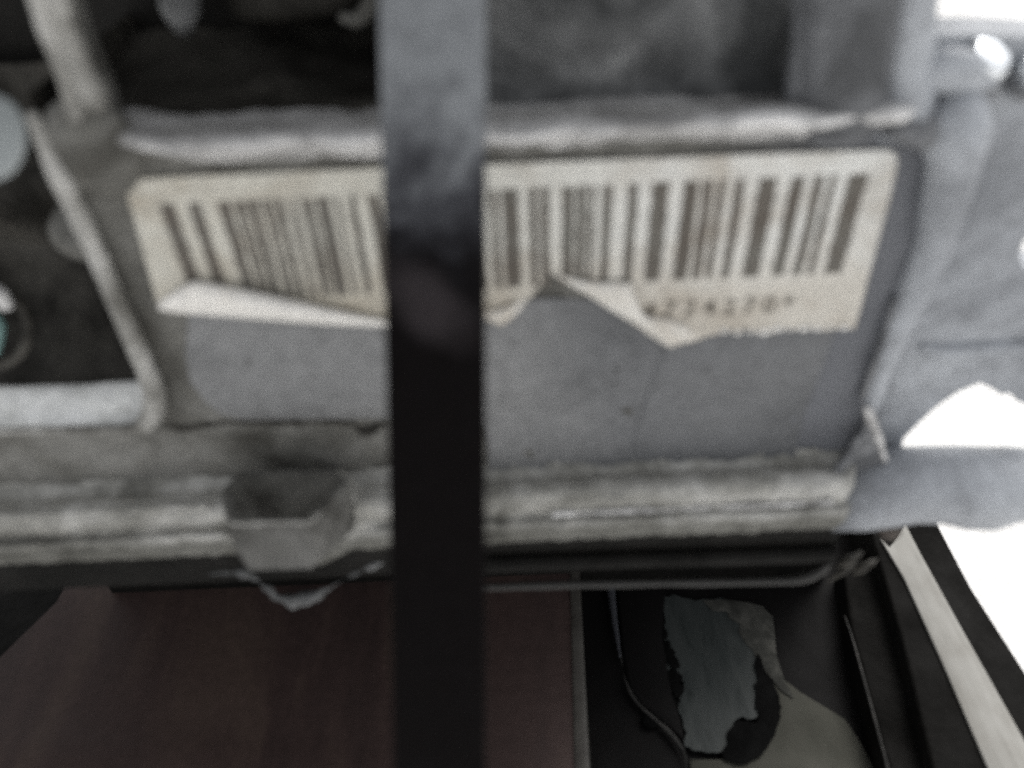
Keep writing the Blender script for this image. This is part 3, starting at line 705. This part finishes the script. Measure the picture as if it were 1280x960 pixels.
vv, ff = prism([Vector((bb_.x, bb_.y, z_)), Vector((bl[2].x+0.002, bl[2].y, z_)), Vector((bl[3].x+0.002, bl[3].y, z_)), Vector((xl_, bl[4].y, z_)), Vector((xl_, bb_.y+0.1, z_)), Vector((bb_.x, bb_.y+0.1, z_))], (0, 0, -(z_-0.005))); mk('base', vv, ff, M['black'], bt)
mt, nt, b = newmat('edge_trim'); nt.links.new(ramp(nt, noise_node(nt, 60, 4), [(0.3, (0.05, 0.045, 0.04)), (0.7, (0.10, 0.095, 0.085))]), b.inputs['Base Color']); b.inputs['Roughness'].default_value = 0.5; b.inputs['Specular IOR Level'].default_value = 0.3; M['trim'] = mt
e = [PZ(720, 700, ZB+0.001), PZ(730, 700, ZB+0.001), PZ(747, 1150, ZB+0.001), PZ(722, 1150, ZB+0.001)]
e[0].y += 0.05; e[1].y += 0.05
vv, ff = prism(e, (0, 0, -0.006)); mk('edge_trim', vv, ff, M['trim'], bt, bevel=0.001)

# ------------------------------------------------------------------ black sheet with a painted reflection
ZT = 0.135
mt, nt, b = newmat('black_plastic'); b.inputs['Base Color'].default_value = (0.009, 0.0085, 0.0085, 1); b.inputs['Roughness'].default_value = 0.5; b.inputs['Specular IOR Level'].default_value = 0.03
bump(nt, b, noise_node(nt, 40, 4), 0.3, 0.002); M['plastic'] = mt
M['foldlow'] = grimy('dull_fold', (0.05, 0.048, 0.045), (0.035, 0.034, 0.032), (0.02, 0.02, 0.019), 90, 0.5, 0, spec=0.15)
sh = thing('plastic_tray', 'glossy black plastic tray under the right half of the casting, with a painted grey reflection', 'tray', (0.1, 0.0, 0))
cr = [PZ(a, b_, ZT) for a, b_ in [(728, 690), (1180, 690), (1400, 1100), (728, 1100)]]
cr[0].y += 0.06; cr[1].y += 0.03
cr = [cr[0], cr[1], cr[2], cr[3]]
v = []; f = []; nn = 60
for i in range(nn+1):
    for j in range(nn+1):
        s, t_ = i/nn, j/nn
        p = (cr[0].lerp(cr[1], s)).lerp(cr[3].lerp(cr[2], s), t_); p.z += 0.0012*nz(p, 35, 2)+0.0004*nz(p, 140, 3); v.append(p)
for i in range(nn):
    for j in range(nn):
        q_ = i*(nn+1)+j; f.append((q_, q_+1, q_+nn+2, q_+nn+1))
mk('tray_floor', v, f, M['plastic'], sh, smooth=True)
vv, ff = prism([p+Vector((0, 0, -0.004)) for p in cr], (0, 0, -(ZT-0.006))); mk('tray_body', vv, ff, M['plastic'], sh)
mt, nt, b = newmat('fold_highlight'); b.inputs['Base Color'].default_value = (0.06, 0.062, 0.07, 1); b.inputs['Roughness'].default_value = 0.22; b.inputs['Specular IOR Level'].default_value = 0.6; M['fold'] = mt
vv, ff = tube([PZ(a, b_, ZT+0.0035) for a, b_ in [(776, 815), (779, 840), (786, 862), (798, 880), (814, 895), (832, 911), (846, 927), (856, 944), (860, 980)]],
              [0.0003, 0.0004, 0.0007, 0.0007, 0.0006, 0.0007, 0.0010, 0.0005, 0.0004], n=12, sub=6, jit=0.0006, js=120)
mk('fold', vv, ff, M['foldlow'], sh, smooth=True)
vv, ff = tube([PZ(a, b_, ZT+0.004) for a, b_ in [(762, 728), (764, 745), (768, 775), (772, 800), (775, 822)]], [0.0020, 0.0021, 0.0018, 0.0009, 0.0003], n=12, sub=6, jit=0.0006, js=120)
mk('fold', vv, ff, M['fold'], sh, smooth=True)  # highlight along the fold, painted as a paler tube
vv, ff = prism([PZ(a, b_, ZT+0.001) for a, b_ in [(770, 725), (832, 725), (828, 800), (838, 860), (850, 900), (856, 930), (830, 908), (800, 884), (786, 862), (778, 820)]], (0, 0, 0.0025))
mk('folded_sheet', vv, ff, M['satin2'] if 'satin2' in M else M['plastic'], sh, bevel=0.0015)
# sky reflection in the tray, painted as a flat grey patch
mt, nt, b = newmat('reflection_grey')
tc = nt.nodes.new('ShaderNodeTexCoord'); mp = nt.nodes.new('ShaderNodeMapping'); mp.inputs['Rotation'].default_value = (0, 0, R(-14)); mp.inputs['Scale'].default_value = (120, 26, 30); nt.links.new(tc.outputs['Object'], mp.inputs[0])
a = noise_node(nt, 1.0, 5, 0.6, vec=mp.outputs[0], dist=1.4)
nt.links.new(ramp(nt, a, [(0.32, (0.022, 0.026, 0.025)), (0.44, (0.038, 0.043, 0.042)), (0.75, (0.056, 0.061, 0.059))]), b.inputs['Base Color'])
b.inputs['Roughness'].default_value = 0.35; b.inputs['Specular IOR Level'].default_value = 0.08; M['sky_patch'] = mt
pt = [(826, 748), (842, 744), (870, 752), (900, 748), (930, 754), (952, 760), (962, 768), (966, 786), (968, 812), (974, 838), (966, 850), (952, 830), (946, 818), (949, 840), (948, 862), (944, 880), (947, 896), (938, 900), (928, 896), (918, 902), (912, 912), (914, 926), (908, 938), (890, 941), (868, 939), (856, 934), (858, 916), (852, 896), (848, 880), (852, 868), (856, 852), (846, 848), (840, 862), (834, 846), (830, 830), (838, 824), (836, 806), (826, 796), (832, 778)]
o_pts = []
for i, (a_, b_) in enumerate(pt):
    a2, b2 = pt[(i+1) % len(pt)]
    for k in range(3):
        t_ = k/3; o_pts.append((a_+(a2-a_)*t_+(random.uniform(-1.8, 1.8) if k else 0), b_+(b2-b_)*t_+(random.uniform(-1.8, 1.8) if k else 0)))
vv, ff = prism([PZ(a_, b_, ZT+0.0022) for a_, b_ in o_pts], (0, 0, 0.0006))
tag(mk('reflection_patch', vv, ff, M['sky_patch'], None, loc=tuple(PZ(890, 850, ZT+0.0025))), 'ragged grey green sky reflection painted as a patch in the black tray', 'sheen')
# dark silhouettes edging the painted reflection, modelled as flat bits
mgn = thing('silhouette_bits', 'dark ragged bits of grime around the rim of the wet grey patch', 'silhouette', PZ(960, 900, ZT+0.002))
rnd = random.Random(11)
M['dark_edge'] = grimy('silhouette_black', (0.006, 0.006, 0.006), (0.005, 0.005, 0.005), (0.004, 0.004, 0.004), 60, 0.8, 0, spec=0.03, bmp=0)
for (cx_, cy_, rx_, n_) in [(828, 790, 8, 10), (842, 850, 9, 12), (822, 880, 14, 4)]:
    for q_ in range(n_):
        c = PZ(cx_+rnd.uniform(-rx_, rx_), cy_+rnd.uniform(-26, 26), ZT+0.0031); r = rnd.uniform(0.0016, 0.0042)
        ph = [rnd.uniform(0.6, 1.15) for _ in range(9)]
        rg = [[c+Vector((r*s_*ph[w]*math.cos(w*math.tau/9), r*1.3*s_*ph[w]*math.sin(w*math.tau/9), h_)) for w in range(9)] for s_, h_ in [(1, -0.0015), (0.92, 0.0001), (0.5, 0.0003)]]
        vv, ff = loft(rg); mk('dark_bit', vv, ff, M['dark_edge'], mgn, smooth=True)
sp0 = [(946, 816), (952, 828), (958, 842), (966, 852), (972, 866), (976, 884), (974, 902), (968, 918), (960, 934), (946, 948), (928, 956), (906, 952), (902, 940), (910, 930), (908, 918), (914, 908), (922, 900), (934, 902), (944, 906), (950, 896), (944, 884), (946, 870), (943, 856), (948, 846), (943, 832)]
def rough_line(pts, n, amp):
    out = []
    for i_ in range(len(pts)):
        (a0, b0), (a1, b1) = pts[i_], pts[(i_+1) % len(pts)]
        for k_ in range(n):
            t_ = k_/n; out.append((a0+(a1-a0)*t_+rnd.uniform(-amp, amp), b0+(b1-b0)*t_+rnd.uniform(-amp, amp)))
    return out
vv, ff = prism([PZ(a_, b_, ZT+0.0036) for a_, b_ in rough_line(sp0, 3, 1.3)], (0, 0, 0.0004))
mk('silhouette_patch', vv, ff, M['dark_edge'], mgn, bevel=0)
cp = []
for a_, b_ in [(880, 751), (905, 750), (930, 754), (952, 760), (964, 770), (967, 790), (970, 820), (980, 850), (990, 872), (978, 862), (962, 846), (950, 834), (944, 826), (940, 812), (930, 804), (922, 792), (926, 780), (914, 774), (908, 764), (892, 762)]:
    cp.append(PZ(a_+rnd.uniform(-2.5, 2.5), b_+rnd.uniform(-2.5, 2.5), ZT+0.0030))
vv, ff = prism(cp, (0, 0, 0.0003))
M['brown_rim'] = grimy('dull_brown', (0.085, 0.083, 0.074), (0.058, 0.058, 0.052), (0.040, 0.040, 0.036), 90, 0.8, 0, spec=0.1)
mk('brown_margin', vv, ff, M['brown_rim'], mgn, bevel=0.0003)  # brown edge of the same painted reflection
# olive dusty mat
mt, nt, b = newmat('olive_dust'); nt.links.new(ramp(nt, noise_node(nt, 34, 5, dist=0.5), [(0.3, (0.042, 0.042, 0.035)), (0.7, (0.075, 0.074, 0.063))]), b.inputs['Base Color']); b.inputs['Roughness'].default_value = 0.9; b.inputs['Specular IOR Level'].default_value = 0.1; M['olive'] = mt
pt = [(968, 838), (982, 852), (1000, 866), (1030, 884), (1056, 900), (1072, 924), (1092, 960), (1110, 1010), (868, 1010), (862, 950), (900, 950), (930, 944), (950, 920), (962, 890)]
vv, ff = prism([PZ(a_, b_, ZT+0.0016) for a_, b_ in pt], (0, 0, 0.0009))
tag(mk('dusty_rag', vv, ff, M['olive'], None, bevel=0.0004, loc=tuple(PZ(990, 930, ZT+0.002))), 'dull olive grey rag lying in the tray beside the grey patch', 'rag')

# ------------------------------------------------------------------ black beam with pale strip
ZM = 0.165
beam = thing('black_beam', 'black beam running from under the arm to the lower right corner', 'beam', (0.22, 0.0, 0))
bp = [PZ(a_, b_, ZM) for a_, b_ in [(1092, 640), (1168, 640), (1176, 662), (1214, 734), (1290, 852), (1420, 1060), (1290, 1100), (1200, 1100), (1128, 800)]]
bp[0].y += 0.03; bp[1].y += 0.03
vv, ff = prism(bp, (0, 0, -(ZM-0.004))); M['beam'] = grimy('black_beam', (0.010, 0.0095, 0.0088), (0.0075, 0.0071, 0.0065), (0.005, 0.0048, 0.0044), 20, 0.7, 0, spec=0.04)
mk('body', vv, ff, M['beam'], beam, bevel=0.0015)
bp2 = [PZ(a_, b_, ZM-0.012) for a_, b_ in [(1052, 700), (1120, 700), (1260, 1100), (1150, 1100), (1108, 950), (1064, 785)]]
vv, ff = prism(bp2, (0, 0, -(ZM-0.020))); mk('step', vv, ff, M['beam'], beam, bevel=0.002, seg=3)
vv, ff = tube([PZ(a_, b_, ZM-0.0115) for a_, b_ in [(1056, 770), (1066, 800), (1080, 850), (1095, 905), (1110, 962), (1132, 1050)]], [0.0003, 0.0005, 0.0006, 0.0006, 0.0006, 0.0005], n=10)
mk('ridge', vv, ff, M['foldlow'], beam, smooth=True)
mt, nt, b = newmat('pale_strip')
tc = nt.nodes.new('ShaderNodeTexCoord'); mp = nt.nodes.new('ShaderNodeMapping'); mp.inputs['Rotation'].default_value = (0, 0, R(18)); mp.inputs['Scale'].default_value = (260, 26, 50); nt.links.new(tc.outputs['Object'], mp.inputs[0])
a = noise_node(nt, 1.0, 5, 0.6, vec=mp.outputs[0], dist=0.6); f_ = noise_node(nt, 60, 5)
nt.links.new(mix(nt, 0.5, ramp(nt, a, [(0.28, (0.16, 0.155, 0.14)), (0.5, (0.26, 0.255, 0.235)), (0.75, (0.32, 0.315, 0.295))]), ramp(nt, f_, [(0.35, (0.21, 0.20, 0.18)), (0.65, (0.31, 0.305, 0.285))])), b.inputs['Base Color'])
b.inputs['Roughness'].default_value = 0.6; b.inputs['Specular IOR Level'].default_value = 0.2; M['strip'] = mt
sp_ = [PZ(a_, b_, ZM+0.0016) for a_, b_ in [(1100, 672), (1112, 684), (1122, 672), (1132, 655), (1150, 690), (1205, 790), (1280, 924), (1370, 1090), (1285, 1090), (1236, 962), (1180, 832), (1130, 722)]]
vv, ff = prism(sp_, (0, 0, -0.0015))
tag(mk('pale_strip', vv, ff, M['strip'], None, bevel=0.0004, loc=tuple(PZ(1190, 820, ZM))), 'pale worn strip lying along the top of the black beam at lower right', 'strip')
